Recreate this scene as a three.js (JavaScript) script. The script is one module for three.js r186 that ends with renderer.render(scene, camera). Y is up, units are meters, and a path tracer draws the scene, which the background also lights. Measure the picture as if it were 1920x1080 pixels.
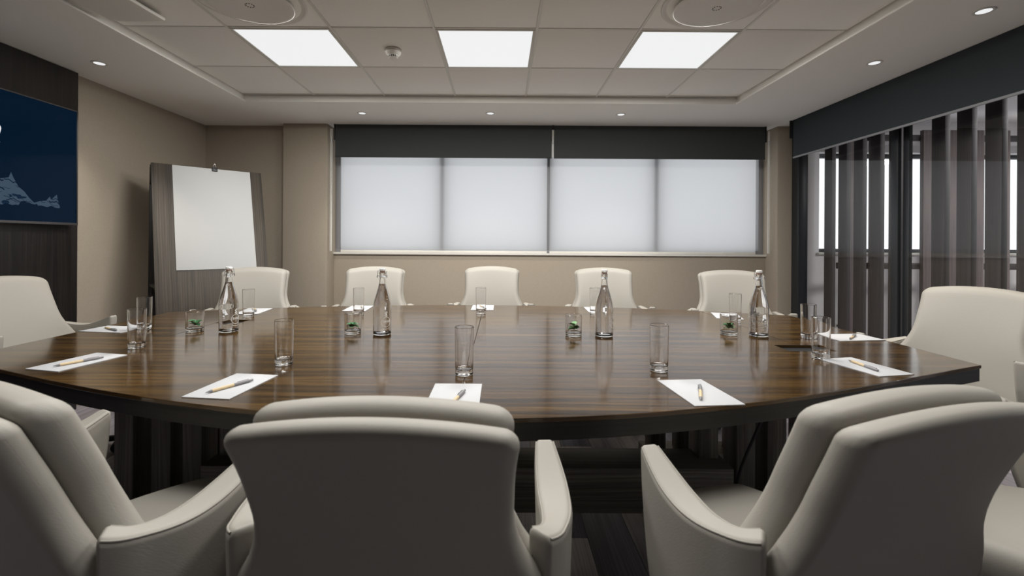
import * as THREE from 'three';
import { mergeGeometries, mergeVertices, toCreasedNormals } from 'three/addons/utils/BufferGeometryUtils.js';
import { RectAreaLightUniformsLib } from 'three/addons/lights/RectAreaLightUniformsLib.js';
import { ImprovedNoise } from 'three/addons/math/ImprovedNoise.js';

// ------------------------------------------------------------------ camera, sky, exposure
RectAreaLightUniformsLib.init();
const scene = new THREE.Scene();
const camera = new THREE.PerspectiveCamera(2 * Math.atan(540 / 850) * 180 / Math.PI, 1920 / 1080, 0.05, 200);
camera.position.set(0, 1.21, 0);
camera.rotation.z = THREE.MathUtils.degToRad(0.35);
camera.setViewOffset(1920, 1080, 20, 88, 1920, 1080);     // shift lens: verticals stay vertical
camera.focus = 2.6; camera.userData.fStop = 4;              // the nearest chairs are slightly soft
const renderer = new THREE.WebGLRenderer();
renderer.toneMapping = THREE.LinearToneMapping;
renderer.toneMappingExposure = 1.0;
renderer.shadowMap.enabled = true;
scene.background = new THREE.Color().setRGB(0.97, 0.985, 1.0);   // bright overcast sky
scene.backgroundIntensity = 1.28;
const PANEL_LIGHT = 33.5, NEAR_PANEL = 16.5, SPOT_LIGHT = 4;

// ------------------------------------------------------------------ helpers
let seed = 7;
const rnd = () => { seed = (seed * 1664525 + 1013904223) >>> 0; return seed / 4294967296; };
const noise = new ImprovedNoise();
const V = (x, y, z) => new THREE.Vector3(x, y, z);
const taken = {};
function numbered(n) {
  if (!(n in taken)) { taken[n] = 0; return n; }
  return `${n}_${String(++taken[n]).padStart(3, '0')}`;
}
function tag(o, label, category, group, kind) {
  if (label) o.userData.label = label;
  if (category) o.userData.category = category;
  if (group) o.userData.group = group;
  if (kind) o.userData.kind = kind;
  return o;
}
function prep(g) {
  if (g.index) g = g.toNonIndexed();
  for (const k of Object.keys(g.attributes)) if (!['position', 'normal', 'uv'].includes(k)) g.deleteAttribute(k);
  if (!g.attributes.normal) g.computeVertexNormals();
  if (!g.attributes.uv) triUV(g);
  return g;
}
const join = (list) => list.length === 1 ? prep(list[0]) : mergeGeometries(list.map(prep));
// uv in metres from the main direction of each triangle; u runs along the axis 'grain' where the face allows it
function triUV(g, grain = 'x') {
  const p = g.attributes.position, uv = new Float32Array(p.count * 2);
  const a = V(), b = V(), c = V(), n = V();
  for (let i = 0; i < p.count; i += 3) {
    a.fromBufferAttribute(p, i); b.fromBufferAttribute(p, i + 1); c.fromBufferAttribute(p, i + 2);
    n.copy(b).sub(a).cross(c.clone().sub(a));
    const ax = Math.abs(n.x), ay = Math.abs(n.y), az = Math.abs(n.z);
    let e = ax > ay && ax > az ? ['z', 'y'] : ay > az ? ['x', 'z'] : ['x', 'y'];
    if (e[1] === grain) e = [e[1], e[0]];
    [a, b, c].forEach((q, k) => { uv[(i + k) * 2] = q[e[0]]; uv[(i + k) * 2 + 1] = q[e[1]]; });
  }
  g.setAttribute('uv', new THREE.BufferAttribute(uv, 2));
  return g;
}
function lines(h, r, n, angles) {
  const o = [];
  for (let k = angles.length - 1; k >= 0; k--) o.push(-h + r - r * Math.tan(angles[k]));
  for (let k = 0; k <= n; k++) o.push(-(h - r) + 2 * (h - r) * k / n);
  for (const t of angles) o.push(h - r + r * Math.tan(t));
  return o;
}
// box of half sizes hx, hy, hz with edges rounded by r; deform bends every vertex
function rounded(hx, hy, hz, r, n, deform, ring = [Math.PI / 12, Math.PI / 6, Math.PI / 4]) {
  const L = [lines(hx, r, n[0], ring), lines(hy, r, n[1], ring), lines(hz, r, n[2], ring)], H = [hx, hy, hz];
  const pos = [], idx = [];
  for (let ax = 0; ax < 3; ax++) for (const s of [-1, 1]) {
    const u = (ax + 1) % 3, w = (ax + 2) % 3, A = L[u], B = L[w], o = pos.length / 3;
    for (const a of A) for (const b of B) { const q = [0, 0, 0]; q[ax] = s * H[ax]; q[u] = a; q[w] = b; pos.push(...q); }
    for (let i = 0; i < A.length - 1; i++) for (let j = 0; j < B.length - 1; j++) {
      const k = o + i * B.length + j, m = k + B.length;
      if (s > 0) idx.push(k, m, m + 1, k, m + 1, k + 1); else idx.push(k, m + 1, m, k, k + 1, m + 1);
    }
  }
  const p = V(), c = V();
  for (let i = 0; i < pos.length; i += 3) {
    p.set(pos[i], pos[i + 1], pos[i + 2]);
    c.set(THREE.MathUtils.clamp(p.x, r - hx, hx - r), THREE.MathUtils.clamp(p.y, r - hy, hy - r), THREE.MathUtils.clamp(p.z, r - hz, hz - r));
    const d = p.clone().sub(c); if (d.lengthSq() > 0) d.setLength(r);
    p.copy(c).add(d);
    if (deform) deform(p);
    pos[i] = p.x; pos[i + 1] = p.y; pos[i + 2] = p.z;
  }
  let g = new THREE.BufferGeometry();
  g.setAttribute('position', new THREE.Float32BufferAttribute(pos, 3)); g.setIndex(idx);
  return mergeVertices(g, 1e-5);
}
function soft(hx, hy, hz, r, n, deform) {          // smooth upholstery
  const g = rounded(hx, hy, hz, r, n, deform);
  g.computeVertexNormals();
  const p = g.attributes.position, uv = new Float32Array(p.count * 2);
  for (let i = 0; i < p.count; i++) { uv[2 * i] = p.getX(i) + 0.6 * p.getZ(i); uv[2 * i + 1] = p.getY(i) + 0.8 * p.getZ(i); }
  g.setAttribute('uv', new THREE.BufferAttribute(uv, 2));
  return g;
}
// board between two corners, edges broken by r
function board(x0, y0, z0, x1, y1, z1, r = 0.002, grain = 'x') {
  const hx = Math.abs(x1 - x0) / 2, hy = Math.abs(y1 - y0) / 2, hz = Math.abs(z1 - z0) / 2;
  let g;
  if (r > 0) g = toCreasedNormals(rounded(hx, hy, hz, Math.min(r, hx * 0.9, hy * 0.9, hz * 0.9), [1, 1, 1], null, [Math.PI / 4]).toNonIndexed(), 0.5);
  else { g = new THREE.BoxGeometry(2 * hx, 2 * hy, 2 * hz).toNonIndexed(); }
  g.translate((x0 + x1) / 2, (y0 + y1) / 2, (z0 + z1) / 2);
  return triUV(g, grain);
}
function obj(name, geos, mat, parent = scene) {
  const m = new THREE.Mesh(join(Array.isArray(geos) ? geos : [geos]), mat);
  m.name = parent === scene ? numbered(name) : name;
  m.castShadow = m.receiveShadow = true;
  parent.add(m);
  return m;
}
function thing(name, label, category, [x, y, z] = [0, 0, 0], turn = 0, group) {
  const o = new THREE.Group(); o.name = numbered(name); o.position.set(x, y, z); o.rotation.y = turn; scene.add(o);
  return tag(o, label, category, group);
}
function structure(name) { const o = new THREE.Group(); o.name = name; scene.add(o); o.userData.kind = 'structure'; return o; }
function dup(root, [x, y, z], turn, label) {
  const r = root.clone(); r.name = numbered(root.name.replace(/_\d{3}$/, '')); r.position.set(x, y, z); r.rotation.y = turn;
  r.userData = { ...root.userData, label }; scene.add(r); return r;
}
const tube = (pts, r, seg = 24, rad = 8, closed = false) => new THREE.TubeGeometry(new THREE.CatmullRomCurve3(pts, closed), seg, r, rad, closed);
const lathe = (pts, seg = 40) => {                           // closed profiles are turned so that faces point outwards
  let vol = 0; for (let i = 1; i < pts.length; i++) vol += (pts[i - 1][0] ** 2 + pts[i][0] ** 2) * (pts[i][1] - pts[i - 1][1]);
  return new THREE.LatheGeometry((vol < 0 ? [...pts].reverse() : pts).map(([a, b]) => new THREE.Vector2(a, b)), seg);
};
const cyl = (r0, r1, h, x, y, z, seg = 24) => { const g = new THREE.CylinderGeometry(r0, r1, h, seg); g.translate(x, y, z); return g; };

// ------------------------------------------------------------------ textures
function dataTex(n, fn, srgb) {
  const d = new Uint8Array(n * n * 4);
  for (let j = 0; j < n; j++) for (let i = 0; i < n; i++) {
    const c = fn(i / n, j / n), k = (j * n + i) * 4;
    for (let q = 0; q < 3; q++) d[k + q] = Math.max(0, Math.min(255, Math.round(255 * (c.length ? c[q] : c))));
    d[k + 3] = 255;
  }
  const t = new THREE.DataTexture(d, n, n); t.magFilter = THREE.LinearFilter; t.minFilter = THREE.LinearFilter;
  t.wrapS = t.wrapT = THREE.MirroredRepeatWrapping; if (srgb) t.colorSpace = THREE.SRGBColorSpace; t.needsUpdate = true;
  return t;
}
const fbm = (x, y, z, oct = 4) => { let s = 0, a = 0.5, f = 1; for (let k = 0; k < oct; k++) { s += a * noise.noise(x * f, y * f, z + k * 7.3); a *= 0.5; f *= 2; } return s; };
// wood with grain along u; streak gives how many lines run across one width of the texture
function woodTex(lo, mid, hi, streak, z, n = 1024) {
  const col = (t) => t < 0.5 ? lo.map((c, i) => c + (mid[i] - c) * t * 2) : mid.map((c, i) => c + (hi[i] - c) * (t * 2 - 1));
  return dataTex(n, (u, v) => {
    const warp = 0.025 * fbm(u * 2.2, v * 5, z);
    const cath = Math.sin((v + warp * 2.2 + 0.03 * fbm(u * 1.5, v * 2, z + 3)) * 46);
    const fine = fbm(u * 2.6, (v + warp) * streak, z + 11, 3), pore = fbm(u * 22, (v + warp) * streak * 2.6, z + 20, 2);
    let t = 0.5 + 0.07 * cath + 0.8 * fine + 0.5 * Math.min(0, pore + 0.08) + 0.16 * fbm(u * 2, v * 4, z + 40, 3);
    return col(Math.max(0, Math.min(1, t)));
  }, true);
}
const rep = (t, u, v = u) => { const c = t.clone(); c.repeat.set(u, v); c.needsUpdate = true; return c; };
const speckle = dataTex(512, (u, v) => 0.5 + 0.5 * fbm(u * 60, v * 60, 1.5, 3));
const leatherBump = dataTex(512, (u, v) => 0.55 + 0.5 * fbm(u * 44, v * 44, 4.2, 3) + 0.25 * fbm(u * 110, v * 110, 9.1, 2));
const weave = dataTex(512, (u, v) => 0.5 + 0.22 * Math.sin(u * 512 * Math.PI / 4) * Math.sin(v * 512 * Math.PI / 4) + 0.35 * fbm(u * 70, v * 70, 2.2, 2));
const floorCol = woodTex([0.45, 0.43, 0.45], [0.57, 0.55, 0.575], [0.67, 0.65, 0.675], 46, 21.4, 512);
const tableCol = woodTex([0.09, 0.058, 0.02], [0.255, 0.18, 0.08], [0.41, 0.305, 0.145], 58, 0.4, 1024);
const darkCol = woodTex([0.075, 0.07, 0.07], [0.125, 0.115, 0.11], [0.19, 0.17, 0.16], 120, 5.4, 512);
const easelCol = woodTex([0.19, 0.172, 0.152], [0.30, 0.275, 0.245], [0.41, 0.38, 0.34], 130, 9.4, 512);
const slatCol = woodTex([0.17, 0.15, 0.15], [0.27, 0.245, 0.24], [0.40, 0.37, 0.36], 60, 15.4, 512);
const wallTex = dataTex(512, (u, v) => { const t = 0.985 + 0.05 * fbm(u * 80, v * 80, 7.7, 3); return [t, t, t]; }, true);

// ------------------------------------------------------------------ materials
const std = (o) => new THREE.MeshStandardMaterial(o), phy = (o) => new THREE.MeshPhysicalMaterial(o);
const lin = (r, g, b) => new THREE.Color().setRGB(r, g, b);
const M = {
  wall: std({ color: lin(0.36, 0.309, 0.244), roughness: 0.85, map: rep(wallTex, 1.3), bumpMap: rep(speckle, 2.5), bumpScale: 0.0004 }),
  white: std({ color: lin(0.74, 0.725, 0.735), roughness: 0.8 }),
  ceiling: std({ color: lin(0.86, 0.84, 0.79), roughness: 0.9, bumpMap: rep(speckle, 3), bumpScale: 0.0003 }),
  tile: std({ color: lin(0.87, 0.855, 0.81), roughness: 0.92, bumpMap: rep(speckle, 4), bumpScale: 0.0007 }),
  bar: std({ color: lin(0.68, 0.67, 0.62), roughness: 0.5 }),
  plastic: std({ color: lin(0.72, 0.70, 0.65), roughness: 0.45 }),
  joint: std({ color: lin(0.03, 0.028, 0.03), roughness: 0.9 }),
  plank: [0.98, 1.04, 1.09].map((k) => std({ map: rep(floorCol, 0.7, 3), color: lin(k, k, k), roughness: 0.36, bumpMap: rep(floorCol, 0.7, 3), bumpScale: 0.0002 })),
  table: phy({ map: rep(tableCol, 0.8, 1.35), roughness: 0.16, bumpMap: rep(tableCol, 0.8, 1.35), bumpScale: 0.00012, clearcoat: 0.18, clearcoatRoughness: 0.07 }),
  edge: phy({ map: rep(tableCol, 0.9, 2), roughness: 0.4 }),
  apron: std({ color: lin(0.75, 0.75, 0.75), map: rep(darkCol, 0.7, 1.6), roughness: 0.5 }),
  under: std({ map: rep(easelCol, 0.6, 1.1), color: lin(1.6, 1.75, 1.85), roughness: 0.45, bumpMap: rep(easelCol, 0.6, 1.1), bumpScale: 0.0003 }),
  dark: std({ map: rep(darkCol, 0.6, 1.1), roughness: 0.42, bumpMap: rep(darkCol, 0.6, 1.1), bumpScale: 0.0003 }),
  easel: std({ color: lin(0.8, 0.78, 0.74), map: rep(easelCol, 0.55, 1.3), roughness: 0.6, bumpMap: rep(easelCol, 0.55, 1.3), bumpScale: 0.0003 }),
  slat: std({ map: rep(slatCol, 0.6, 2.5), color: lin(0.6, 0.6, 0.62), roughness: 0.6 }),
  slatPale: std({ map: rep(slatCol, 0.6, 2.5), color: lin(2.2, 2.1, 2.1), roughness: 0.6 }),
  leather: phy({ color: lin(0.315, 0.296, 0.26), roughness: 0.55, bumpMap: rep(leatherBump, 7), bumpScale: 0.00022 }),
  piping: std({ color: lin(0.30, 0.28, 0.245), roughness: 0.6 }),
  black: std({ color: lin(0.012, 0.013, 0.014), roughness: 0.45 }),
  blackMetal: std({ color: lin(0.02, 0.022, 0.024), roughness: 0.35, metalness: 0.4 }),
  chrome: std({ color: lin(0.7, 0.7, 0.7), roughness: 0.18, metalness: 1 }),
  blind: std({ color: lin(0.043, 0.048, 0.046), roughness: 0.85, bumpMap: rep(weave, 4), bumpScale: 0.0005 }),
  shadedBlind: std({ color: lin(0.02, 0.027, 0.031), roughness: 0.85, bumpMap: rep(weave, 4), bumpScale: 0.0005 }),  // same fabric as blind, with the dimmer light on this side put into its colour
  screenBlind: phy({ color: lin(0.68, 0.69, 0.71), roughness: 1, transmission: 0.75, thickness: 0, side: THREE.DoubleSide }),
  alu: std({ color: lin(0.55, 0.55, 0.54), roughness: 0.45, metalness: 0.3 }),
  frame: std({ color: lin(0.03, 0.033, 0.037), roughness: 0.4, metalness: 0.3 }),
  winFrame: std({ color: lin(0.25, 0.25, 0.26), roughness: 0.5 }),
  pane: phy({ color: lin(0.96, 0.97, 0.97), roughness: 0, transmission: 1, thickness: 0, ior: 1.5 }),
  glass: phy({ color: lin(1, 1, 1), roughness: 0, transmission: 1, thickness: 0.01, ior: 1.48 }),
  water: phy({ color: lin(1, 1, 1), roughness: 0, transmission: 1, thickness: 0.05, ior: 1.33 }),
  paper: std({ color: lin(0.46, 0.465, 0.475), roughness: 0.9 }),
  flipPaper: std({ color: lin(0.55, 0.555, 0.545), roughness: 0.9 }),
  ceramic: std({ color: lin(0.8, 0.79, 0.76), roughness: 0.25 }),
  rubber: std({ color: lin(0.35, 0.20, 0.16), roughness: 0.7 }),
  bamboo: std({ color: lin(0.58, 0.45, 0.27), roughness: 0.6 }),
  penGrey: std({ color: lin(0.20, 0.195, 0.195), roughness: 0.45 }),
  leaf: phy({ color: lin(0.035, 0.17, 0.055), roughness: 0.5 }),
  leafPale: phy({ color: lin(0.14, 0.30, 0.12), roughness: 0.5 }),
  stem: std({ color: lin(0.06, 0.10, 0.04), roughness: 0.6 }),
  lamp: std({ color: lin(0.15, 0.15, 0.15), emissive: lin(0.985, 0.995, 1), emissiveIntensity: 0.83, roughness: 0.6 }),
};

// ------------------------------------------------------------------ the room
const SOF = 2.386, TILE = 2.441, XL = -3.06, XR = 2.95, ZP = -4.58, ZW = -4.78, ZB = 2.6;
{ // grey plank floor, boards running away from the camera
  const f = structure('floor');
  obj('subfloor', [board(-3.4, -0.15, -5.1, 7.2, -0.006, ZB + 0.2, 0)], M.joint, f);
  const shapes = [0, 0.37, 0.81].map((o) => { const g = board(-0.0893, -0.01, -0.5993, 0.0893, 0, 0.5993, 0.001, 'z'), uv = g.attributes.uv; for (let i = 0; i < uv.count; i++) uv.setXY(i, uv.getX(i) + o * 3, uv.getY(i) + o); return g; });
  for (let c = 0; c < 34; c++) for (let r = 0; r < 7; r++) {
    const m = new THREE.Mesh(shapes[Math.floor(rnd() * 3)], M.plank[Math.floor(rnd() * 3)]); m.name = 'plank';
    m.position.set(-2.97 + 0.18 * c, 0, -4.55 + 1.2 * r + 0.37 * (c % 3) - 0.3); f.add(m);
  }
  tag(obj('floor_beyond', [board(3.06, -0.006, -5.0, 7.2, 0, ZB, 0, 'z')], M.plank[1]), null, null, null, 'structure');
}
tag(obj('wall_left', [board(XL - 0.2, 0, -4.9, XL, 2.7, ZB, 0)], M.wall), null, null, null, 'structure');
tag(obj('wall_rear', [board(-3.4, 0, ZB, 7.2, 2.7, ZB + 0.2, 0)], M.dark), null, null, null, 'structure');
tag(obj('wall_back', [
  board(XL - 0.2, 0, -5.0, -2.215, 2.7, -4.68, 0),          // recess behind the easel
  board(-2.215, 0, -5.0, -1.765, 2.7, ZP, 0.012),           // left pier
  board(-1.765, 0, -5.0, 2.785, 1.068, ZW, 0.004),          // below the window
  board(-1.765, 2.30, -5.0, 2.785, 2.7, ZW, 0),             // above it
  board(2.785, 0, -5.0, 3.02, 2.7, ZP, 0.012),              // right pier
], M.wall), null, null, null, 'structure');
tag(obj('baseboard_back', [board(-3.06, 0, -4.68, -2.215, 0.09, -4.668, 0.002), board(-2.215, 0, -4.58, -1.765, 0.09, -4.568, 0.002), board(-1.765, 0, -4.78, 2.785, 0.09, -4.768, 0.002)], M.wall), null, null, null, 'structure');

// window in the back wall: frame, mullions, panes, sill
{
  const w = structure('window_1'), z0 = -4.90, z1 = -4.825;
  obj('window_frame', [board(-1.765, 1.068, z0, 2.785, 1.118, z1, 0.003), board(-1.765, 2.25, z0, 2.785, 2.30, z1, 0.003), board(-1.765, 1.118, z0, -1.715, 2.25, z1, 0.003), board(2.735, 1.118, z0, 2.785, 2.25, z1, 0.003)], M.winFrame, w);
  const xs = [-1.74, -0.63, 0.505, 1.64, 2.76];
  for (const x of xs.slice(1, 4)) obj('mullion', [board(x - 0.03, 1.118, z0, x + 0.03, 2.25, z1, 0.003, 'y')], M.winFrame, w);
  for (let k = 0; k < 4; k++) {
    const g = new THREE.PlaneGeometry(xs[k + 1] - xs[k] - 0.05, 1.132); g.translate((xs[k] + xs[k + 1]) / 2, 1.684, -4.865);
    obj('pane', [g], M.pane, w);
  }
  obj('window_sill', [board(-1.765, 1.062, -4.825, 2.785, 1.083, -4.755, 0.004)], M.plastic, w);
}

// ceiling: dropped border, tiles in their grid
const CEIL = structure('ceiling');
{
  const X0 = -2.2, X1 = 2.0, Z0 = -3.86, Z1 = 1.0;
  obj('soffit', [board(-3.3, SOF, -5.0, X0, 2.75, ZB + 0.2, 0), board(X1, SOF, -5.0, 3.05, 2.75, ZB + 0.2, 0), board(X0, SOF, -5.0, X1, 2.75, Z0, 0), board(X0, SOF, Z1, X1, 2.75, ZB + 0.2, 0)], M.ceiling, CEIL);
  obj('upper_slab', [board(X0, 2.55, Z0, X1, 2.75, Z1, 0)], M.ceiling, CEIL);
  const tg = board(-0.2925, TILE + 0.002, -0.2925, 0.2925, TILE + 0.02, 0.2925, 0.003);
  for (let r = 0; r < 8; r++) for (let c = 0; c < 7; c++) {
    const z = -3.53 + 0.6 * r;
    if ((r === 1 || r === 4) && c % 2 === 1) continue;                    // a light panel sits here
    const t = new THREE.Mesh(tg, M.tile); t.name = 'ceiling_tile'; t.position.set(-1.9 + 0.6 * c, (rnd() - 0.5) * 0.0015, z); t.castShadow = t.receiveShadow = true; CEIL.add(t);
  }
  const long = board(-0.0075, TILE - 0.001, Z0, 0.0075, TILE + 0.03, Z1, 0.001), cross = board(-0.292, TILE - 0.0005, -0.0075, 0.292, TILE + 0.03, 0.0075, 0.001);
  for (let c = 1; c < 7; c++) { const b = new THREE.Mesh(long, M.bar); b.name = 'grid_rail'; b.position.x = -2.2 + 0.6 * c; b.castShadow = b.receiveShadow = true; CEIL.add(b); }
  for (let r = 0; r < 9; r++) for (let c = 0; c < 7; c++) { const b = new THREE.Mesh(cross, M.bar); b.name = 'cross_bar'; b.position.set(-1.9 + 0.6 * c, 0, -3.83 + 0.6 * r); b.castShadow = b.receiveShadow = true; CEIL.add(b); }
  const lip = [board(X0 - 0.001, SOF, Z0 - 0.001, X0 + 0.012, SOF + 0.012, Z1, 0.002), board(X1 - 0.012, SOF, Z0, X1 + 0.001, SOF + 0.012, Z1, 0.002)];
  obj('edge_bead', lip, M.ceiling, CEIL);
}

// glazed partition on the right: dark frames and panes
const GX = 2.975;
{
  const w = structure('window_2');
  const st = (z0, z1, x0 = GX - 0.035, x1 = GX + 0.035) => board(x0, 0, z0, x1, 2.3, z1, 0.003, 'y');
  obj('wall_header', [board(2.9, 2.3, -4.58, 3.05, 2.6, ZB, 0)], M.wall, w);
  obj('frame_post', [st(-4.58, -4.47, GX - 0.045, GX + 0.045)], M.frame, w);
  const stops = [[-4.46, -3.43], [-3.32, -1.75], [-1.59, 0.0], [0.16, 2.5]];
  for (const [a, b] of stops) {
    obj('frame_rail', [board(GX - 0.03, 0, a, GX + 0.03, 0.09, b, 0.003, 'z')], M.frame, w);
    obj('frame_rail', [board(GX - 0.03, 2.22, a, GX + 0.03, 2.3, b, 0.003, 'z')], M.frame, w);
    const g = new THREE.PlaneGeometry(b - a, 2.14); g.rotateY(-Math.PI / 2); g.translate(GX, 1.155, (a + b) / 2);
    obj('pane', [g], M.pane, w);
  }
  for (const [a, b] of [[-3.47, -3.37], [-1.75, -1.65], [0, 0.1]]) {
    obj('frame_post', [st(a + 0.04, b, GX - 0.03, GX - 0.003)], M.frame, w);
    obj('frame_post', [st(b + 0.005, b + 0.055, GX + 0.003, GX + 0.03)], M.frame, w);
  }
}
// the bright space beyond the glass
tag(obj('wall_beyond', [board(3.02, 0, -5.0, 7.0, 1.11, -4.74, 0), board(3.02, 2.16, -5.0, 7.0, 2.7, -4.74, 0), board(3.02, 1.11, -5.0, 3.32, 2.16, -4.74, 0), board(7.0, 0, -5.0, 7.2, 0.5, ZB, 0), board(7.0, 2.35, -5.0, 7.2, 2.7, ZB, 0)], M.white), null, null, null, 'structure');
tag(obj('ceiling_beyond', [board(3.05, 2.48, -5.0, 7.2, 2.75, ZB + 0.2, 0)], M.white), null, null, null, 'structure');
{
  const w = structure('window_3'), z0 = -4.9, z1 = -4.84;
  obj('window_frame', [board(3.32, 1.11, z0, 7, 1.15, z1, 0.003), board(3.32, 2.12, z0, 7, 2.16, z1, 0.003)], M.frame, w);
  for (const x of [3.34, 4.9, 6.4]) obj('mullion', [board(x - 0.02, 1.15, z0, x + 0.02, 2.12, z1, 0.003, 'y')], M.frame, w);
  for (const [a, b] of [[3.36, 4.88], [4.92, 6.38]]) { const g = new THREE.PlaneGeometry(b - a, 0.97); g.translate((a + b) / 2, 1.635, -4.87); obj('pane', [g], M.pane, w); }
  for (const z of [-4.7, -2.9, -1.1, 0.7, 2.4]) obj('mullion', [board(7.06, 0.5, z - 0.03, 7.14, 2.35, z + 0.03, 0.003, 'y')], M.frame, w);  // side glazing out of view, added to bring more daylight onto the slats
  for (const z of [-3.8, -2.0, -0.2, 1.55]) { const g = new THREE.PlaneGeometry(1.74, 1.85); g.rotateY(-Math.PI / 2); g.translate(7.1, 1.425, z); obj('pane', [g], M.pane, w); }
  obj('window_sill', [board(3.3, 1.09, -4.84, 7, 1.112, -4.71, 0.003)], M.plastic, w);
}

// ------------------------------------------------------------------ ceiling fittings
[[-1.3, -2.93, 'left'], [-0.1, -2.93, 'middle'], [1.1, -2.93, 'right'], [-1.3, -1.13, 'square ceiling light panel over the left foreground chair'], [-0.1, -1.13, 'square ceiling light panel over the middle foreground chair'], [1.1, -1.13, 'square ceiling light panel over the right foreground chair']].forEach(([x, z, side]) => {
  const t = thing('ceiling_light_panel', z > -1 ? side : side === 'middle' ? 'square glowing ceiling light panel in the middle, right of the smoke detector' : side === 'left' ? 'square glowing ceiling light panel left of the smoke detector' : 'square glowing ceiling light panel furthest right, nearest the long side blind', 'light panel', [x, TILE, z], 0, 'ceiling light panels');
  const f = 0.292, i = 0.278;
  obj('panel_frame', [board(-f, -0.004, -f, f, 0.015, -i, 0.002), board(-f, -0.004, i, f, 0.015, f, 0.002), board(-f, -0.004, -i, -i, 0.015, i, 0.002), board(i, -0.004, -i, f, 0.015, i, 0.002)], M.bar, t);
  obj('light_diffuser', [board(-i, 0.001, -i, i, 0.012, i, 0)], M.lamp, t);
  const l = new THREE.RectAreaLight(new THREE.Color().setRGB(1, 0.98, 0.945), z > -1.5 ? NEAR_PANEL : PANEL_LIGHT, 0.55, 0.55);
  l.position.set(0, -0.006, 0); l.rotation.x = -Math.PI / 2; t.add(l);
});
[[-2.699, -3.036, 'recessed downlight in the dropped border above the left wall'],
 [-1.293, -4.19, 'recessed downlight left of three above the dark window blinds'],
 [-0.108, -4.17, 'recessed downlight middle of three above the dark window blinds'],
 [1.096, -4.18, 'recessed downlight right of three above the dark window blinds'],
 [2.42, -2.95, 'recessed downlight beside the long side blind, further from the camera'],
 [2.425, -2.285, 'recessed downlight beside the long side blind, at the upper right corner'],
 [5.2, -4.4, 'recessed downlight in the ceiling beyond the glass', 2.48]].forEach(([x, z, label, y = SOF]) => {
  const t = thing('downlight', label, 'downlight', [x, y, z], 0, 'recessed downlights in the ceiling border');
  obj('trim_ring', [lathe([[0.030, 0.004], [0.032, -0.004], [0.044, -0.004], [0.046, 0.001], [0.046, 0.004]], 36)], M.plastic, t);
  obj('lamp_lens', [cyl(0.031, 0.031, 0.006, 0, -0.001, 0, 32)], M.lamp, t);
  const s = new THREE.SpotLight(new THREE.Color().setRGB(1, 0.93, 0.82), SPOT_LIGHT, 0, 0.75, 0.8, 2);
  s.position.set(0, -0.012, 0); s.target.position.set(0, -1, 0); s.castShadow = true; s.shadow.radius = 1.3; t.add(s, s.target);
});
[[4.4, -2.7, 'nearer'], [5.8, -2.7, 'further']].forEach(([x, z, w]) => {  // added out of view to brighten the slats and white wall beyond the glass
  const t = thing('ceiling_light_panel', `added unseen light panel in the space beyond the glass, ${w} to the glass`, 'light panel', [x, 2.479, z], 0, 'added unseen light panels beyond the glass');
  obj('panel_frame', [board(-0.3, -0.012, -0.3, 0.3, 0, 0.3, 0.003)], M.bar, t);
  obj('light_diffuser', [board(-0.28, -0.015, -0.28, 0.28, -0.0121, 0.28, 0)], M.lamp, t);
  const l = new THREE.RectAreaLight(new THREE.Color().setRGB(1, 0.97, 0.95), PANEL_LIGHT, 0.55, 0.55);
  l.position.set(0, -0.018, 0); l.rotation.x = -Math.PI / 2; t.add(l);
});
{ // smoke detector
  const t = thing('smoke_detector', 'white domed smoke detector with dark slots on a ceiling tile', 'smoke detector', [-0.706, TILE + 0.001, -2.93]);
  obj('detector_base', [lathe([[0, 0], [0.053, 0], [0.053, -0.011], [0.05, -0.013], [0, -0.013]], 40)], M.plastic, t);
  obj('detector_dome', [lathe([[0.050, -0.0145], [0.0505, -0.02], [0.044, -0.031], [0.033, -0.037], [0.030, -0.038], [0.030, -0.040]], 40), lathe([[0.030, -0.052], [0.026, -0.056], [0, -0.057]], 40)], M.plastic, t);
  obj('sensor_core', [cyl(0.022, 0.022, 0.016, 0, -0.045, 0)], M.black, t);
  for (let k = 0; k < 14; k++) { const a = k / 14 * Math.PI * 2, g = board(-0.0018, -0.0525, 0.0265, 0.0018, -0.0375, 0.0305, 0.0005); g.rotateY(a); obj('cage_rib', [g], M.plastic, t); }
}
[[-1.3, 'round white ceiling air diffuser left, in front of the left light panel'], [1.1, 'round white ceiling air diffuser right, in front of the right light panel']].forEach(([x, label]) => {
  const t = thing('air_diffuser', label, 'air diffuser', [x, TILE, -2.33], 0, 'round ceiling air diffusers');
  obj('diffuser_ring', [lathe([[0.2, 0.0125], [0.232, 0.006], [0.262, -0.004], [0.272, -0.003], [0.272, 0.0145], [0.2, 0.0145]], 64)], M.plastic, t);
  obj('diffuser_disc', [lathe([[0, -0.028], [0.19, -0.0275], [0.207, -0.026], [0.212, -0.0225], [0.207, -0.019], [0.12, -0.012], [0, -0.010]], 64)], M.plastic, t);
  obj('hanger', [cyl(0.012, 0.012, 0.03, 0, 0.002, 0)], M.plastic, t);
  for (let k = 0; k < 10; k++) { const a = k * 0.628; obj('vent_hole', [cyl(0.0032, 0.0032, 0.002, 0.02 * Math.cos(a), -0.0283, 0.02 * Math.sin(a), 10)], M.black, t); }
});
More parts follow.
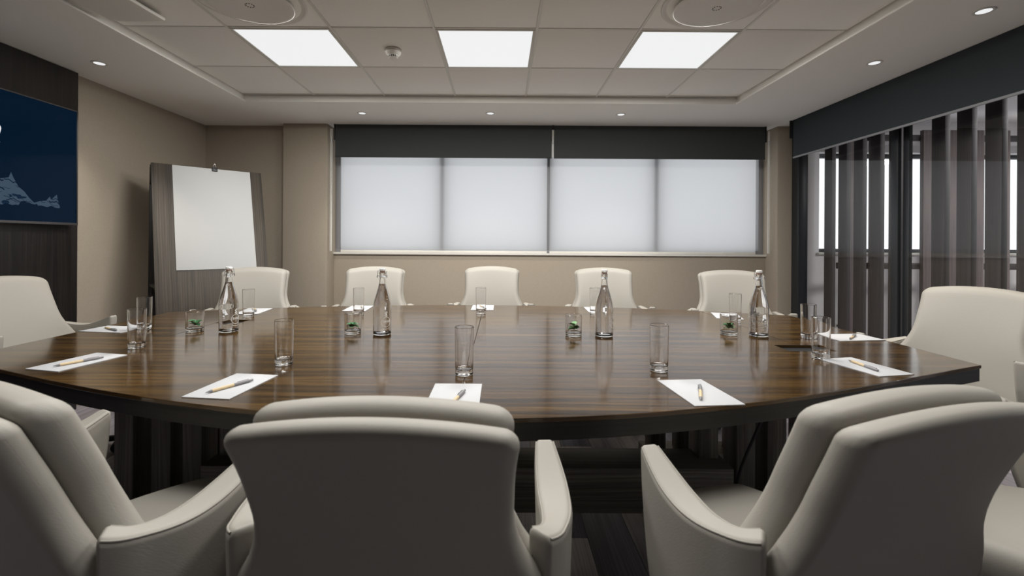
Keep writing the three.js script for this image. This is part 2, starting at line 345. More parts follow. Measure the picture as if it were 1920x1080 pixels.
{ // curved air conditioner cover hanging just below the tiles, upper left
  const t = thing('air_conditioner', 'curved white air conditioning cover hanging below ceiling tiles at upper left', 'air conditioner', [-2.0, TILE - 0.004, -1.9]);
  obj('curved_cover', [soft(0.15, 0.009, 0.59, 0.006, [10, 1, 24], (p) => { const e = p.z / 0.59, c = p.x / 0.15; p.y += -0.045 + 0.018 * e * e + 0.006 * c * c; })], M.plastic, t);
  obj('housing', [board(-0.12, -0.030, -0.5, 0.10, 0.001, 0.5, 0.004)], M.plastic, t);
}

// ------------------------------------------------------------------ blinds
function roller(label, x0, x1) {
  const t = thing('blackout_blind', label, 'roller blind', [(x0 + x1) / 2, SOF, -4.6], 0, 'dark blackout blinds over the back window');
  const h = (x1 - x0) / 2;
  obj('fabric', [board(-h, -0.325, -0.002, h, -0.002, 0.002, 0)], M.blind, t);
  obj('bottom_bar', [board(-h, -0.335, -0.006, h, -0.32, 0.006, 0.003)], M.blind, t);
  { const g = new THREE.CylinderGeometry(0.026, 0.026, 2 * h, 28); g.rotateZ(Math.PI / 2); g.translate(0, -0.034, -0.03); obj('roller_tube', [g], M.blind, t); }
  for (const s of [-1, 1]) obj('bracket', [board(s * h - 0.004 + s * 0.006, -0.16, -0.05, s * h + 0.004 + s * 0.006, 0, 0.012, 0.001)], M.black, t);
}
roller('dark blackout roller blind, left half above the back window', -1.69, 0.505);
roller('dark blackout roller blind, right half above the back window', 0.528, 2.67);
function screenBlind(label, x0, x1) {
  const t = thing('screen_blind', label, 'roller blind', [(x0 + x1) / 2, SOF, -4.80], 0, 'pale screen blinds over the back window');
  const h = (x1 - x0) / 2;
  const g = new THREE.PlaneGeometry(2 * h, 1.284); g.translate(0, -0.642, 0); obj('screen_fabric', [g], M.screenBlind, t);
  obj('bottom_bar', [board(-h, -1.302, -0.006, h, -1.28, 0.006, 0.003)], M.plastic, t);
  { const r = new THREE.CylinderGeometry(0.02, 0.02, 2 * h, 24); r.rotateZ(Math.PI / 2); r.translate(0, -0.025, -0.022); obj('roller_tube', [r], M.alu, t); }
}
screenBlind('pale translucent screen blind glowing in the left half of the back window', -1.70, 0.482);
screenBlind('pale translucent screen blind glowing in the right half of the back window', 0.508, 2.69);
[[-1.725, 'white bead chain hanging beside the left window reveal', 1.10], [0.516, 'short white bead chain between the two dark window blinds', 2.06], [2.70, 'white bead chain hanging beside the right window reveal', 1.10]].forEach(([x, label, y0]) => {
  const t = thing('blind_chain', label, 'blind chain', [x, y0, -4.585], 0, 'blind chains');
  const L = SOF - 0.05 - y0;
  for (const s of [-1, 1]) obj('cord', [cyl(0.004, 0.004, L, s * 0.006, L / 2, 0.0, 10)], M.plastic, t);
  obj('connector', [cyl(0.009, 0.009, 0.04, 0, L - 0.12, 0.004, 14)], M.alu, t);
});
{ // long blind along the glazed side
  const t = thing('blackout_blind', 'long dark blackout roller blind above the glazed right side', 'roller blind', [2.79, SOF, -1.9]);
  const L = 2.44;
  obj('fabric', [board(-0.002, -0.355, -L, 0.002, -0.002, L, 0)], M.shadedBlind, t);
  obj('bottom_bar', [board(-0.007, -0.368, -L, 0.007, -0.352, L, 0.003)], M.winFrame, t);
  { const g = new THREE.CylinderGeometry(0.028, 0.028, 2 * L, 28); g.rotateX(Math.PI / 2); g.translate(0.032, -0.036, 0); obj('roller_tube', [g], M.blind, t); }
  obj('bracket', [board(-0.02, -0.17, -L - 0.03, 0.07, 0, -L - 0.02, 0.001)], M.black, t);
}

// ------------------------------------------------------------------ slats beyond the glass
{
  const g = board(-0.02, 0, -0.05, 0.02, 2.478, 0.05, 0.003, 'y');
  const near = thing('slat_screen', 'row of tall dark timber slats standing close behind the glass partition', 'screen', [3.16, 0, 0]);
  for (let k = 0; k < 17; k++) { const z = -4.362 + 0.183 * k; if (k === 5) continue; obj('slat', [g], M.slat, near).position.z = z; }
  const t = thing('slat_screen', 'grey timber slat screen with rails in front of the bright window beyond the glass', 'screen', [3.28, 0, -4.40]);
  for (let i = 0; i < 13; i++) { const s = obj('slat', [board(-0.045, 0, -0.02, 0.045, 2.31, 0.02, 0.003, 'y')], M.slatPale, t); s.position.x = 0.09 + i * 0.25; }
  obj('rail', [board(0, 2.21, -0.045, 3.2, 2.27, -0.02, 0.003)], M.slat, t);
  obj('rail', [board(0, 0.96, -0.045, 3.2, 1.02, -0.02, 0.003)], M.slat, t);
  [[3.51, 'white wall socket low behind the glass, left of two'], [3.69, 'white wall socket low behind the glass, right of two']].forEach(([x, label]) => {
    const q = thing('wall_socket', label, 'socket', [x, 0.33, -4.74], 0, 'wall sockets beyond the glass');
    obj('cover_plate', [board(-0.04, -0.05, 0, 0.04, 0.05, 0.012, 0.003)], M.plastic, q);
    obj('switch_rocker', [board(-0.01, 0.01, 0.012, 0.01, 0.03, 0.016, 0.001)], M.black, q);
  });
}

// ------------------------------------------------------------------ left wall: dark panel and television
tag(obj('media_wall', [board(XL + 0.001, 0, -3.215, XL + 0.055, SOF - 0.005, 0.5, 0.003, 'y')], M.dark), 'dark stained timber wall panel behind the television', 'wall panel');
{
  const cv = document.createElement('canvas'); cv.width = 1400; cv.height = 790;
  const c = cv.getContext('2d');
  c.fillStyle = '#04182a'; c.fillRect(0, 0, 1400, 790);
  const ridge = [[60, 640], [110, 560], [170, 600], [240, 500], [330, 430], [420, 470], [520, 340], [600, 400], [700, 470], [800, 520], [880, 545], [930, 535], [965, 525], [978, 490], [990, 520], [1020, 575], [1055, 602], [1085, 640], [1115, 668], [1150, 655], [1190, 648], [1215, 618], [1222, 640], [1245, 616], [1262, 600], [1266, 628], [1285, 692]];
  c.fillStyle = '#3f4f5f'; c.beginPath(); c.moveTo(60, 680);
  for (const [x, y] of ridge) c.lineTo(x, y);
  for (let x = 1285; x >= 60; x -= 12) c.lineTo(x, 688 + 16 * noise.noise(x * 0.03, 1.3, 2) - (x > 1030 && x < 1130 ? 18 : 0));
  c.closePath(); c.fill(); c.save(); c.clip();
  c.strokeStyle = '#0d2134'; c.lineWidth = 4;
  for (let k = 0; k < 90; k++) {
    let x = 60 + rnd() * 1220, y = 520 + rnd() * 190; c.lineWidth = 2 + rnd() * 6; c.beginPath(); c.moveTo(x, y);
    for (let s = 0; s < 7; s++) { x += 9 + rnd() * 6; y += (rnd() - 0.42) * 22; c.lineTo(x, y); } c.stroke();
  }
  c.fillStyle = '#10253a';
  for (let k = 0; k < 26; k++) { const x = 300 + rnd() * 760, y = 590 + rnd() * 90; c.beginPath(); c.ellipse(x, y, 8 + rnd() * 30, 4 + rnd() * 10, rnd() - 0.5, 0, 7); c.fill(); }
  c.restore();
  c.fillStyle = '#f4f5f6'; c.font = 'italic bold 215px serif'; c.textAlign = 'right'; c.textBaseline = 'alphabetic'; c.fillText('Verità', 921, 330);
  c.fillStyle = '#b05a3c'; c.beginPath(); c.moveTo(905, 420); c.lineTo(917, 446); c.lineTo(880, 450); c.closePath(); c.fill();
  const tx = new THREE.CanvasTexture(cv); tx.colorSpace = THREE.SRGBColorSpace;
  const t = thing('television', 'large flat television showing a dark blue picture with pale mountains', 'television', [XL + 0.055, 1.30, -2.44]);
  const W = 0.70, H = 0.79;
  obj('housing', [board(0.03, 0, -W, 0.062, H, W, 0.004)], M.black, t);
  obj('bezel', [board(0.055, 0, -W, 0.072, 0.016, W, 0.002), board(0.055, H - 0.008, -W, 0.072, H, W, 0.002), board(0.055, 0, -W, 0.072, H, -W + 0.008, 0.002), board(0.055, 0, W - 0.008, 0.072, H, W, 0.002)], std({ color: lin(0.05, 0.048, 0.05), roughness: 0.35 }), t);
  const g = new THREE.PlaneGeometry(2 * W - 0.014, H - 0.022); g.rotateY(Math.PI / 2); g.translate(0.066, H / 2 + 0.004, 0);
  obj('screen', [g], phy({ color: lin(0.001, 0.001, 0.0012), roughness: 0.08, ior: 1.16, specularIntensity: 0.6, emissive: lin(1, 1, 1), emissiveMap: tx, emissiveIntensity: 0.9 }), t);
  obj('wall_mount', [board(0, 0.25, -0.25, 0.03, 0.55, 0.25, 0.002)], M.black, t);
}

// ------------------------------------------------------------------ flip chart easel in the corner
{
  const lean = THREE.MathUtils.degToRad(14), turn = THREE.MathUtils.degToRad(44.5);      // faces right and forward
  const W = 0.80, L = 1.87, pos = [-2.33, 0, -3.70];
  const t = thing('flip_chart_easel', 'grey-brown timber easel board standing in the left corner', 'easel', pos, turn);
  // local: x across (left negative), y up, z towards the reader; the board leans back from its foot
  const tilt = (g, a, z0) => { g.rotateX(a); g.translate(0, 0, z0); return g; };
  const foot = 0.24;
  obj('front_panel', [tilt(board(-W / 2, 0, -0.022, W / 2, L, 0, 0.002, 'y'), -lean, foot)], M.easel, t);
  const zt = foot - L * Math.sin(lean);
  const back = Math.atan2(0.16, L * Math.cos(lean));
  obj('rear_panel', [tilt(board(-W / 2, 0, -0.02, W / 2, L * 0.955, 0, 0.002, 'y'), back * 0.55, zt - 0.145)], M.dark, t);
  obj('shelf', [board(-W / 2 + 0.005, 0.83, -0.30, W / 2 - 0.005, 0.85, 0.015, 0.002)], M.dark, t);
  obj('top_cap', [board(-W / 2, L * Math.cos(lean) - 0.16, zt - 0.060, W / 2, L * Math.cos(lean) - 0.012, zt - 0.03, 0.002)], M.dark, t);
  const p = tag(obj('flip_chart_paper', [tilt(board(-0.265, L - 0.875, 0.002, 0.305, L - 0.006, 0.006, 0.0005), -lean, foot)], M.flipPaper), 'large blank white paper sheet clipped to the easel board', 'paper');
  p.position.set(...pos); p.rotation.y = turn;
  const k = thing('binder_clip', 'small black binder clip on top of the easel paper', 'clip', pos, turn);
  const y0 = L - 0.03;
  obj('clip_body', [tilt(board(0.012, y0, 0.006, 0.052, L + 0.004, 0.016, 0.002), -lean, foot)], M.black, k);
  for (const s of [-1, 1]) obj('clip_handle', [tilt(tube([V(0.024, L, 0.008 + s * 0.006), V(0.025, L + 0.022, 0.008 + s * 0.012), V(0.032, L + 0.032, 0.008 + s * 0.014), V(0.039, L + 0.022, 0.008 + s * 0.012), V(0.04, L, 0.008 + s * 0.006)], 0.0018), -lean, foot)], M.chrome, k);
}

// ------------------------------------------------------------------ conference table
const TC = [-0.13, -2.21], TY = 0.75, TA = -2.085, TB = 1.825;
const nearZ = (x) => { const d = x - TC[0]; return TC[1] + 1.04 - 0.19 * d * d + 0.012 * d ** 4; };
const farZ = (x) => { const d = x - TC[0]; return TC[1] - 1.04 + 0.10 * d * d; };
function outline(a, b, inset, notchA, notchB) {              // shape in (x, -z)
  const s = new THREE.Shape(), n = 28, P = [];
  for (let k = 0; k <= n; k++) { const x = a + (b - a) * k / n; P.push([x, nearZ(x) - inset]); }
  if (notchB) { const [w, z1, z2] = notchB; P.push([b, z1], [b - w, z1], [b - w, z2], [b, z2]); }
  for (let k = n; k >= 0; k--) { const x = a + (b - a) * k / n; P.push([x, farZ(x) + inset]); }
  if (notchA) { const [w, z1, z2] = notchA; P.push([a, z2], [a + w, z2], [a + w, z1], [a, z1]); }
  P.forEach(([x, z], i) => i ? s.lineTo(x, -z) : s.moveTo(x, -z)); s.closePath();
  return s;
}
{
  const t = thing('conference_table', 'large dark brown boat-shaped wooden conference table in the middle of the room', 'table');
  const up = (shape, y0, y1, bevel) => { const g = new THREE.ExtrudeGeometry(shape, { depth: y1 - y0 - 2 * bevel, bevelEnabled: bevel > 0, bevelThickness: bevel, bevelSize: bevel, bevelOffset: -bevel, bevelSegments: 2, steps: 1 }); g.rotateX(-Math.PI / 2); g.translate(0, y0 + bevel, 0); return g; };
  const cuts = [TA, -1.57, -0.12, 1.33, TB], e = 0.0006;
  const hl = [0.07, -2.49, -2.60], hr = [0.10, -1.93, -2.04];
  for (let k = 0; k < 4; k++) obj('tabletop_panel', [up(outline(cuts[k] + (k ? e : 0), cuts[k + 1] - (k < 3 ? e : 0), 0, k === 1 ? [0.13, hl[1], hl[2]] : k === 3 ? hr : null, k === 2 ? hr : null), TY - 0.013, TY, 0.0018)], M.table, t);
  obj('substrate', [up(outline(TA + 0.03, TB - 0.03, 0.03), TY - 0.036, TY - 0.0135, 0)], M.black, t);
  const ap = outline(TA + 0.004, TB - 0.004, 0.004); ap.holes.push(new THREE.Path(outline(TA + 0.034, TB - 0.034, 0.034).getPoints()));
  const g = up(ap, TY - 0.062, TY - 0.0135, 0.001), p = g.attributes.position, uv = g.attributes.uv;
  for (let i = 0; i < p.count; i++) uv.setXY(i, p.getX(i) + p.getZ(i) * 0.3, p.getY(i));
  obj('apron', [g], M.apron, t);
  obj('cable_hatch', [board(-1.568, TY - 0.0134, hl[2] + 0.002, -1.442, TY - 0.012, hl[1] - 0.002, 0)], M.black, t);
  obj('cable_hatch', [board(1.232, TY - 0.0134, hr[2] + 0.002, 1.428, TY - 0.012, hr[1] - 0.002, 0)], M.black, t);
  for (const s of [-1, 1]) for (const dx of [1.0, 1.155, 1.285, 1.44]) {
    const x = TC[0] + s * dx; obj('pedestal_board', [board(x - 0.04, 0.045, -2.0, x + 0.04, TY - 0.062, -1.89, 0.003, 'y')], M.under, t); obj('pedestal_board', [board(x - 0.04, 0.045, -2.60, x + 0.04, TY - 0.062, -2.49, 0.003, 'y')], M.under, t);
  }
  for (const s of [-1, 1]) obj('pedestal_foot', [board(TC[0] + s * 1.22 - 0.28, 0.0, -2.66, TC[0] + s * 1.22 + 0.28, 0.045, -1.82, 0.004)], M.under, t);
  obj('stretcher_beam', [board(TC[0] - 1.06, 0.13, -1.98, TC[0] + 1.06, 0.31, -1.80, 0.004)], M.under, t);
}
// cables hanging under the right half of the table
[[1.06, 'black cable hanging slantwise under the table, left of three', -0.10], [1.24, 'black cable hanging under the table, middle of three', 0.03], [1.275, 'black cable hanging under the table, right of three', 0.05]].forEach(([x, label, dx]) => {
  tag(obj('power_cable', [tube([V(x + 0.06, 0.70, -1.84), V(x + 0.05, 0.6, -1.835), V(x + 0.02 + dx * 0.4, 0.45, -1.835), V(x + dx, 0.25, -1.83), V(x + dx, 0.052, -1.83), V(x + dx + 0.03, 0.05, -1.70)], 0.006, 40)], M.black), label, 'cable', 'cables under the table');
});

// ------------------------------------------------------------------ chairs
function makeChair(rise) {                                   // rise: how far the gas lift is out
  const t = new THREE.Group(), low = t;
  const lerp = (tab, u) => { for (let i = 1; i < tab.length; i++) if (u <= tab[i][0]) { const [a, va] = tab[i - 1], [b, vb] = tab[i]; let f = (u - a) / (b - a); f = f * f * (3 - 2 * f); return va + (vb - va) * f; } return tab[tab.length - 1][1]; };
  // half width of the back by height: straight sides above, flaring to a corner beside the arms
  const wide = [[0.34, 1.12], [0.46, 1.26], [0.56, 1.33], [0.61, 1.26], [0.655, 1.12], [0.70, 1.015], [0.76, 0.95], [0.86, 0.955], [0.97, 1.0]];
  const smoothW = (y) => { let w = 0; for (let k = -2; k <= 2; k++) w += lerp(wide, Math.max(0.34, y + 0.014 * k)); return w / 5; };
  const bend = (hw, hh, y0, dz, crown) => (p) => {
    const u = THREE.MathUtils.clamp((p.y / hh + 1) / 2, 0, 1), c = p.x / hw, y = p.y + y0, v = THREE.MathUtils.clamp((y - rise - 0.425) / 0.54, -0.15, 1);
    p.x *= smoothW(y - rise);
    p.z += dz - 0.115 - 0.150 * (0.65 * v + 0.35 * v * v) + 0.035 * c * c * (1 - 0.6 * u) + 0.012 * Math.sin(Math.PI * u);
    p.y += y0 - crown * c * c * u * u;
  };
  obj('seat', [soft(0.25, 0.055, 0.265, 0.045, [10, 2, 12], (p) => { const c = p.x / 0.25, e = p.z / 0.265; p.y += 0.44 + rise - 0.012 * e * e * (e > 0 ? 2 : 0.2) + 0.006 * (1 - c * c); p.z += 0.08; p.x *= 1 - 0.31 * Math.max(0, e); })], M.leather, t);
  obj('backrest', [soft(0.222, 0.27, 0.040, 0.036, [16, 24, 3], bend(0.222, 0.27, 0.695 + rise, 0, 0.024))], M.leather, t);
  obj('back_shell', [soft(0.230, 0.30, 0.031, 0.028, [16, 26, 3], bend(0.230, 0.30, 0.655 + rise, -0.068, 0.024))], M.leather, t);
  for (const s of [-1, 1]) {
    const path = new THREE.CatmullRomCurve3([V(0.262, 0, -0.195), V(0.288, 0, -0.165), V(0.304, 0, -0.10), V(0.305, 0, -0.02), V(0.296, 0, 0.115)]);
    const place = (p) => {                                    // x along the arm, y up, z through it
      const e = p.x / 0.26, u = (p.y / 0.18 + 1) / 2;
      let q = THREE.MathUtils.clamp((e + 1) / 2 - Math.max(0, e) * 0.20 * (1 - u) * (1 - u), 0, 1);
      const c = path.getPointAt(q), d = path.getTangentAt(q), th = 0.78 + 0.42 * Math.sin(Math.PI * Math.min(1, (1 - q) * 1.25)) * 0.9 - 0.12 * q;
      const top = 0.735 + rise * 0.5 - 0.045 * Math.sin(Math.PI * Math.min(1, (1 - q) * 0.9)) - 0.02 * (1 - q);
      const y = 0.345 + rise + 0.06 * Math.max(0, e) + (top - rise - 0.345 - 0.06 * Math.max(0, e)) * u;
      const n = V(d.z, 0, -d.x);
      const out = p.z * th * (0.7 + 0.3 * u);
      p.set((c.x + n.x * out) * s, y, c.z + n.z * out);
    };
    const g = soft(0.26, 0.18, 0.034, 0.017, [26, 12, 4], place);
    if (s < 0) { const ix = g.index.array; for (let i = 0; i < ix.length; i += 3) { const k = ix[i]; ix[i] = ix[i + 1]; ix[i + 1] = k; } g.computeVertexNormals(); }
    const arm = obj('armrest', [g], M.leather, t);
    for (const side of [-1, 1]) { const o = []; for (let k = 0; k <= 30; k++) { const q = V(-0.246 + 0.492 * k / 30, 0.1755, side * 0.0295); place(q); o.push(q); } obj('piping', [tube(o, 0.0022, 90, 6)], M.piping, arm); }
  }
  obj('mechanism', [board(-0.13, 0.34 + rise, -0.12, 0.13, 0.388 + rise, 0.16, 0.008)], M.black, t);
  obj('gas_lift', [cyl(0.018, 0.018, 0.2, 0, 0.26, 0), cyl(0.028, 0.028, 0.16, 0, 0.19, 0), cyl(0.045, 0.05, 0.05, 0, 0.1, 0)], M.blackMetal, t);
  for (let k = 0; k < 5; k++) {
    const a = k * Math.PI * 0.4 + 0.3;
    const lg = soft(0.15, 0.014, 0.02, 0.01, [6, 1, 1], (p) => { const e = (p.x / 0.15 + 1) / 2; p.z *= 1.25 - 0.5 * e; p.x += 0.17; p.y += 0.105 - 0.03 * e; }); lg.rotateY(a);
    const leg = obj('base_leg', [lg], M.blackMetal, t);
    const w = new THREE.CylinderGeometry(0.027, 0.027, 0.018, 20); w.rotateX(Math.PI / 2);
    const w1 = w.clone(), w2 = w.clone(); w1.translate(0.305, 0.027, 0.014); w2.translate(0.305, 0.027, -0.014);
    const st = cyl(0.006, 0.006, 0.05, 0.3, 0.055, 0, 10);
    obj('caster', [w1, w2, st].map((q) => q.rotateY(a)), M.black, leg);
  }
  return t;
}
{
  const proto = { near: makeChair(-0.012), far: makeChair(0.04) };
  const face = (x, z) => Math.atan2(x, z);
  const spots = [
    [-0.19, -1.005, face(0.02, -1), 'cream leather conference chair seen from behind in the middle foreground', 'near'],
    [-0.88, -1.075, face(0.36, -0.933), 'cream leather conference chair in the left foreground, back cut by the frame', 'near'],
    [0.672, -1.06, face(-0.27, -0.963), 'cream leather conference chair in the right foreground, its wide dark back towards us', 'near'],
    [1.5, -1.13, face(-0.81, -0.59), 'cream leather conference chair mostly hidden at the lower right corner', 'near'],
    [2.04, -2.08, face(-0.95, 0.3), 'cream leather conference chair at the right end of the table by the glass', 'far'],
    [-2.44, -2.42, face(1, 0.05), 'cream leather conference chair at the left end of the table under the television', 'far'],
    [-1.76, -3.15, face(0.32, 1), 'cream leather conference chair in front of the easel, leftmost of the far row', 'far'],
    [-0.957, -3.31, face(0.12, 1), 'cream leather conference chair in the far row, second from the easel', 'far'],
    [-0.075, -3.44, face(0, 1), 'cream leather conference chair in the middle of the far row', 'far'],
    [0.786, -3.34, face(-0.10, 1), 'cream leather conference chair in the far row, second from the right', 'far'],
    [1.646, -3.13, face(-0.28, 1), 'cream leather conference chair in the far row, nearest the right pier', 'far'],
  ];
  for (const [x, z, a, label, row] of spots) {
    const c = proto[row].clone(); c.name = numbered('conference_chair'); c.position.set(x, 0, z); c.rotation.y = a; scene.add(c);
    tag(c, label, 'chair', 'cream conference chairs round the table');
  }
}

// ------------------------------------------------------------------ things on the table
const tallGeo = lathe([[0, 0], [0.027, 0], [0.0295, 0.002], [0.0305, 0.006], [0.0315, 0.05], [0.033, 0.163], [0.0325, 0.1645], [0.0318, 0.163], [0.0298, 0.05], [0.0285, 0.024], [0.0265, 0.020], [0, 0.019]], 48);
const lowGeo = lathe([[0, 0], [0.036, 0], [0.0385, 0.002], [0.0395, 0.006], [0.041, 0.1], [0.0405, 0.1015], [0.0396, 0.1], [0.0375, 0.02], [0.035, 0.0155], [0, 0.0145]], 48);
[[-1.536, -1.914, 'tall empty water glass left, in front of another beside the television end'],
 [-1.817, -2.311, 'tall empty water glass furthest left, half behind a nearer glass'],
 [-0.800, -1.674, 'tall empty water glass on the near side, left of the middle foreground chair'],
 [-0.125, -1.561, 'tall empty water glass nearest the camera, behind the middle notepad'],
 [0.566, -1.62, 'tall empty water glass on the near side, behind the right foreground notepad'],
 [1.275, -1.806, 'tall empty water glass right, in front of another beside the dark cable hatch'],
 [1.485, -2.189, 'tall empty water glass furthest right, half behind a nearer glass'],
 [-1.50, -2.694, 'tall empty water glass behind the leftmost bottle'],
 [-0.878, -2.798, 'tall empty water glass before the far chair second from the easel'],
 [-0.127, -2.868, 'tall empty water glass before the middle chair of the far row'],
 [0.60, -2.896, 'tall empty water glass hidden behind the third bottle from the left'],
 [1.352, -2.616, 'tall empty water glass on the far side, left of the rightmost bottle']].forEach(([x, z, label]) => {
  const m = tag(obj('water_glass', [tallGeo], M.glass), label, 'glass', 'tall water glasses'); m.position.set(x, TY, z);
});
// small tumblers with mint
function leafGeo(len, w) {
  const n = 6, pos = [], idx = [];
  for (let i = 0; i <= n; i++) for (const s of [-1, -0.5, 0, 0.5, 1]) {
    const u = i / n, hw = w * Math.sin(Math.PI * Math.min(0.98, 0.06 + 0.94 * u ** 0.8)) * (1 + 0.08 * (i % 2));
    pos.push(u * len, -0.22 * len * u * u + Math.abs(s) * hw * 0.35 + 0.001 * (i % 2), s * hw);
  }
  for (let i = 0; i < n; i++) for (let j = 0; j < 4; j++) { const k = i * 5 + j; idx.push(k, k + 1, k + 5, k + 1, k + 6, k + 5); }
  const m = pos.length / 3;                                // give the leaf a thickness
  for (let i = 0; i < m; i++) pos.push(pos[3 * i], pos[3 * i + 1] - 0.0005, pos[3 * i + 2]);
  const f = idx.length; for (let i = 0; i < f; i += 3) idx.push(idx[i] + m, idx[i + 2] + m, idx[i + 1] + m);
  const g = new THREE.BufferGeometry(); g.setAttribute('position', new THREE.Float32BufferAttribute(pos, 3)); g.setIndex(idx); g.computeVertexNormals();
  return g;
}
const leafA = leafGeo(0.037, 0.0155), leafB = leafGeo(0.032, 0.014);
[[-1.528, -2.265, 'leftmost bottle'], [-0.73, -2.237, 'second bottle from the left'], [0.356, -2.218, 'third bottle from the left'], [1.14, -2.267, 'rightmost bottle']].forEach(([x, z, by], q) => {
  const m = tag(obj('tumbler', [lowGeo], M.glass), `short glass tumbler holding green mint, left of the ${by}`, 'glass', 'short tumblers with mint'); m.position.set(x, TY, z);
  const t = thing('mint_sprig', `green mint sprig inside the tumbler left of the ${by}`, 'herb', [x, TY + 0.017, z], q * 1.3, 'mint sprigs in tumblers');
  const lean = 0.02 + 0.006 * q;
  obj('stem', [tube([V(-0.02, 0.004, 0.006), V(-0.004, 0.012, 0), V(0.012, 0.024, -0.004), V(lean, q === 3 ? 0.05 : 0.032, -0.006)], 0.0011, 16, 6)], M.stem, t);
  for (let k = 0; k < 13; k++) {
    const l = obj('mint_leaf', [k % 3 ? leafA : leafB], k % 4 === 3 ? M.leafPale : M.leaf, t);
    const u = k / 12; l.position.set(-0.003 + 0.004 * u, 0.012 + 0.022 * rnd(), (rnd() - 0.5) * 0.003);
    l.rotation.set((rnd() - 0.5) * 0.8, k * 2.4 + rnd(), 0.1 + 0.5 * rnd()); const s = 0.78 + 0.14 * rnd(); l.scale.set(s, s, s);
  }
});
// swing-top bottles
{
  const outer = [[0, 0.004], [0.030, 0.001], [0.038, 0], [0.0425, 0.004], [0.0435, 0.010], [0.0435, 0.130], [0.0425, 0.148], [0.039, 0.168], [0.0325, 0.192], [0.025, 0.217], [0.0195, 0.236], [0.0168, 0.25], [0.0150, 0.27], [0.0145, 0.284], [0.0165, 0.287], [0.0168, 0.301], [0.0160, 0.304]];
  const inner = [[0.0105, 0.304], [0.0105, 0.285], [0.0118, 0.27], [0.0138, 0.25], [0.0165, 0.236], [0.022, 0.217], [0.0295, 0.192], [0.036, 0.168], [0.0395, 0.148], [0.0405, 0.130], [0.0405, 0.016], [0.037, 0.0095], [0, 0.0085]];
  const glassGeo = lathe([...outer, ...inner], 64);
  const waterGeo = lathe([[0, 0.0088], [0.0367, 0.0098], [0.0402, 0.0163], [0.0402, 0.130], [0.0392, 0.148], [0.0357, 0.168], [0.0292, 0.192], [0.0217, 0.217], [0.0162, 0.236], [0.0140, 0.2475], [0, 0.247]], 64);
  const cv = document.createElement('canvas'); cv.width = 512; cv.height = 1024; const c = cv.getContext('2d');
  c.fillStyle = '#000'; c.fillRect(0, 0, 512, 1024); c.strokeStyle = c.fillStyle = '#fff';
  c.lineWidth = 14; c.beginPath(); c.arc(256, 600, 222, 0, 7); c.stroke();
  c.font = 'italic bold 150px serif'; c.textAlign = 'center'; c.fillText('Verità', 262, 620, 380);
  c.font = '34px sans-serif'; c.fillText('• • • • •', 256, 690);
  for (const [x, y, w, h] of [[200, 160, 50, 60], [262, 120, 46, 70], [225, 215, 70, 70], [190, 280, 52, 56], [262, 280, 44, 96]]) { c.beginPath(); c.ellipse(x + w / 2, y + h / 2, w / 2, h / 2, 0.4, 0, 7); c.fill(); }
  c.lineWidth = 10; c.beginPath(); c.arc(256, 500, 420, 1.15, 2.0); c.stroke();
  const print = new THREE.CanvasTexture(cv);
  const ink = std({ color: lin(0.85, 0.85, 0.82), roughness: 0.7, alphaMap: print, alphaTest: 0.5, side: THREE.DoubleSide });
  const half = 0.62, labelGeo = new THREE.CylinderGeometry(0.04375, 0.04375, 0.108, 32, 1, true, -half, 2 * half); labelGeo.translate(0, 0.076, 0);
  [[-1.355, -2.257, 1.15, 'swing-top water bottle furthest left, in front of the easel'], [-0.58, -2.216, 0.62, 'swing-top water bottle second from the left, its round white print facing us'], [0.503, -2.21, 1.15, 'swing-top water bottle third from the left'], [1.27, -2.232, 2.9, 'swing-top water bottle furthest right, by the right pier']].forEach(([x, z, a, label], q) => {
    const t = thing('water_bottle', label, 'bottle', [x, TY, z], 0, 'swing-top water bottles');
    obj('glass_body', [glassGeo], M.glass, t); obj('water', [waterGeo], M.water, t);
    const pr = obj('printed_logo', [labelGeo], ink, t); pr.rotation.y = a - (x / 2.2) * 0.3;
    const st = obj('stopper', [lathe([[0, 0.324], [0.0125, 0.324], [0.0145, 0.3215], [0.0148, 0.313], [0.0125, 0.309], [0, 0.309]], 28)], M.ceramic, t);
    obj('rubber_seal', [cyl(0.0135, 0.0115, 0.006, 0, 0.3065, 0, 24)], M.rubber, t);
    const w = new THREE.Group(); w.name = 'wire_bail'; w.rotation.y = [0.9, 0.0, 1.4, 2.4][q]; t.add(w);
    const r = 0.0011;
    obj('wire', [tube([V(-0.0155, 0.316, 0), V(-0.0195, 0.314, 0.002), V(-0.022, 0.296, 0.004), V(-0.0245, 0.281, 0.006), V(-0.022, 0.276, 0.006)], r, 24, 6), tube([V(0.0155, 0.316, 0), V(0.0195, 0.314, 0.002), V(0.022, 0.296, 0.004), V(0.0245, 0.281, 0.006), V(0.022, 0.276, 0.006)], r, 24, 6), tube([V(-0.0155, 0.316, 0), V(0, 0.3165, 0.0158), V(0.0155, 0.316, 0)], r, 18, 6)], M.chrome, w);
    const ringPts = []; for (let k = 0; k < 24; k++) ringPts.push(V(0.0162 * Math.cos(k / 24 * 6.2832), 0.283, 0.0162 * Math.sin(k / 24 * 6.2832)));
    obj('wire', [tube(ringPts, r, 60, 6, true), tube([V(-0.0162, 0.283, 0), V(-0.021, 0.29, 0.003), V(-0.0235, 0.279, 0.006)], r, 12, 6), tube([V(0.0162, 0.283, 0), V(0.021, 0.29, 0.003), V(0.0235, 0.279, 0.006)], r, 12, 6)], M.chrome, w);
  });
}
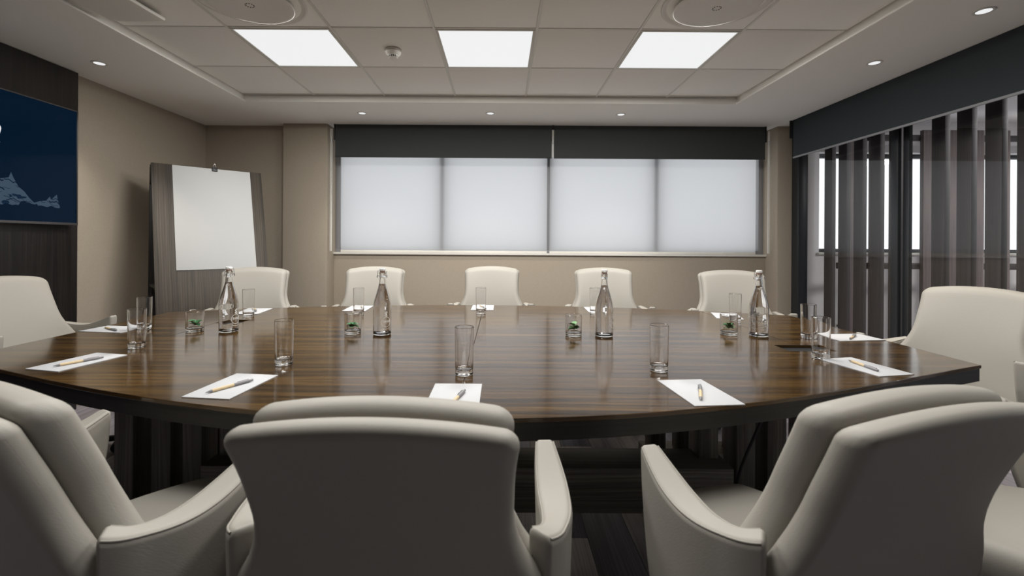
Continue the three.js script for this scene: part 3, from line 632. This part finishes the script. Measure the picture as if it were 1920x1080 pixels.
// notepads and pens
{
  const padGeo = board(-0.075, 0, -0.1175, 0.075, 0.0025, 0.1175, 0.0004);
  const pad = (x, z, dx, dz, label) => { const m = tag(obj('notepad', [padGeo], M.paper), label, 'notepad', 'white notepads'); m.position.set(x, TY, z); m.rotation.y = Math.atan2(dx, dz); };
  pad(-1.571, -1.69, 0.048, -0.232, 'white notepad at the left foreground edge of the table');
  pad(-0.84, -1.425, 0.026, -0.24, 'white notepad between the left and middle foreground chairs');
  pad(-0.134, -1.335, 0, -1, 'white notepad half hidden behind the middle foreground chair');
  pad(0.607, -1.392, -0.024, -0.245, 'white notepad before the right foreground chair');
  pad(1.355, -1.69, -0.045, -0.235, 'white notepad near the right corner of the table');
  pad(1.70, -2.21, -1, 0.1, 'white notepad before the chair at the right end');
  pad(-1.962, -2.30, 1, 0.12, 'white notepad before the chair at the left end');
  pad(-1.585, -2.90, 0.1, 1, 'white notepad behind the leftmost bottle');
  pad(-0.96, -3.055, 0.05, 1, 'white notepad before the far chair second from the easel');
  pad(-0.125, -3.12, 0, 1, 'white notepad before the middle far chair');
  pad(0.65, -3.055, -0.03, 1, 'white notepad behind the third bottle from the left');
  pad(1.41, -2.83, -0.3, 1, 'white notepad behind the rightmost tumbler');
  const tip = lathe([[0, 0], [0.0009, 0.001], [0.0042, 0.016], [0.0044, 0.019]], 16), barrel = lathe([[0.0044, 0.019], [0.0050, 0.024], [0.0050, 0.083], [0.0046, 0.084]], 20);
  const cap = lathe([[0.0046, 0.084], [0.0052, 0.0845], [0.0052, 0.131], [0.0044, 0.134], [0.0036, 0.1345], [0.0036, 0.145], [0, 0.146]], 20);
  const clip = board(-0.0022, 0.098, 0.0052, 0.0022, 0.133, 0.0072, 0.0005);
  const flat = (g) => { g.translate(0, -0.073, 0); g.rotateX(Math.PI / 2); return g; };
  [tip, barrel, cap, clip].forEach(flat);
  const print = [0.045, 0.058, 0.07].map((y) => flat(board(-0.0008, y - 0.004, 0.00485, 0.0008, y + 0.004, 0.0051, 0)));
  const pen = (x0, z0, x1, z1, label) => {
    const t = thing('ballpoint_pen', label, 'pen', [(x0 + x1) / 2, TY + 0.0025 + 0.0053, (z0 + z1) / 2], Math.atan2(x1 - x0, z1 - z0), 'bamboo ballpoint pens');
    const parts = [obj('pen_tip', [tip], M.penGrey, t), obj('barrel', [barrel], M.bamboo, t), obj('upper_barrel', [cap], M.penGrey, t), obj('pen_clip', [clip], M.penGrey, t), obj('printed_text', print, M.penGrey, t)];
    for (const p of parts) p.rotation.z = 2.2;
  };
  pen(-1.586, -1.601, -1.517, -1.736, 'bamboo and grey pen on the notepad at the left foreground edge');
  pen(-0.871, -1.335, -0.798, -1.465, 'bamboo and grey pen on the notepad between the left and middle foreground chairs');
  pen(-0.143, -1.233, -0.108, -1.372, 'bamboo and grey pen on the notepad behind the middle foreground chair');
  pen(0.575, -1.30, 0.634, -1.44, 'bamboo and grey pen on the notepad before the right foreground chair');
  pen(1.348, -1.76, 1.343, -1.61, 'bamboo and grey pen on the notepad near the right table corner');
  pen(1.645, -2.14, 1.758, -2.245, 'bamboo and grey pen on the notepad at the right end');
  pen(-2.02, -2.312, -1.90, -2.24, 'bamboo and grey pen on the notepad at the left end');
  pen(-1.62, -2.98, -1.545, -2.86, 'bamboo and grey pen on the notepad behind the leftmost bottle');
  pen(-0.95, -3.1, -0.90, -2.97, 'bamboo and grey pen on the notepad before the far chair second from the easel');
  pen(-0.15, -3.15, -0.10, -3.02, 'bamboo and grey pen on the notepad before the middle far chair');
}

scene.traverse((o) => { if (o.isMesh) o.castShadow = o.receiveShadow = true; });
renderer.render(scene, camera);
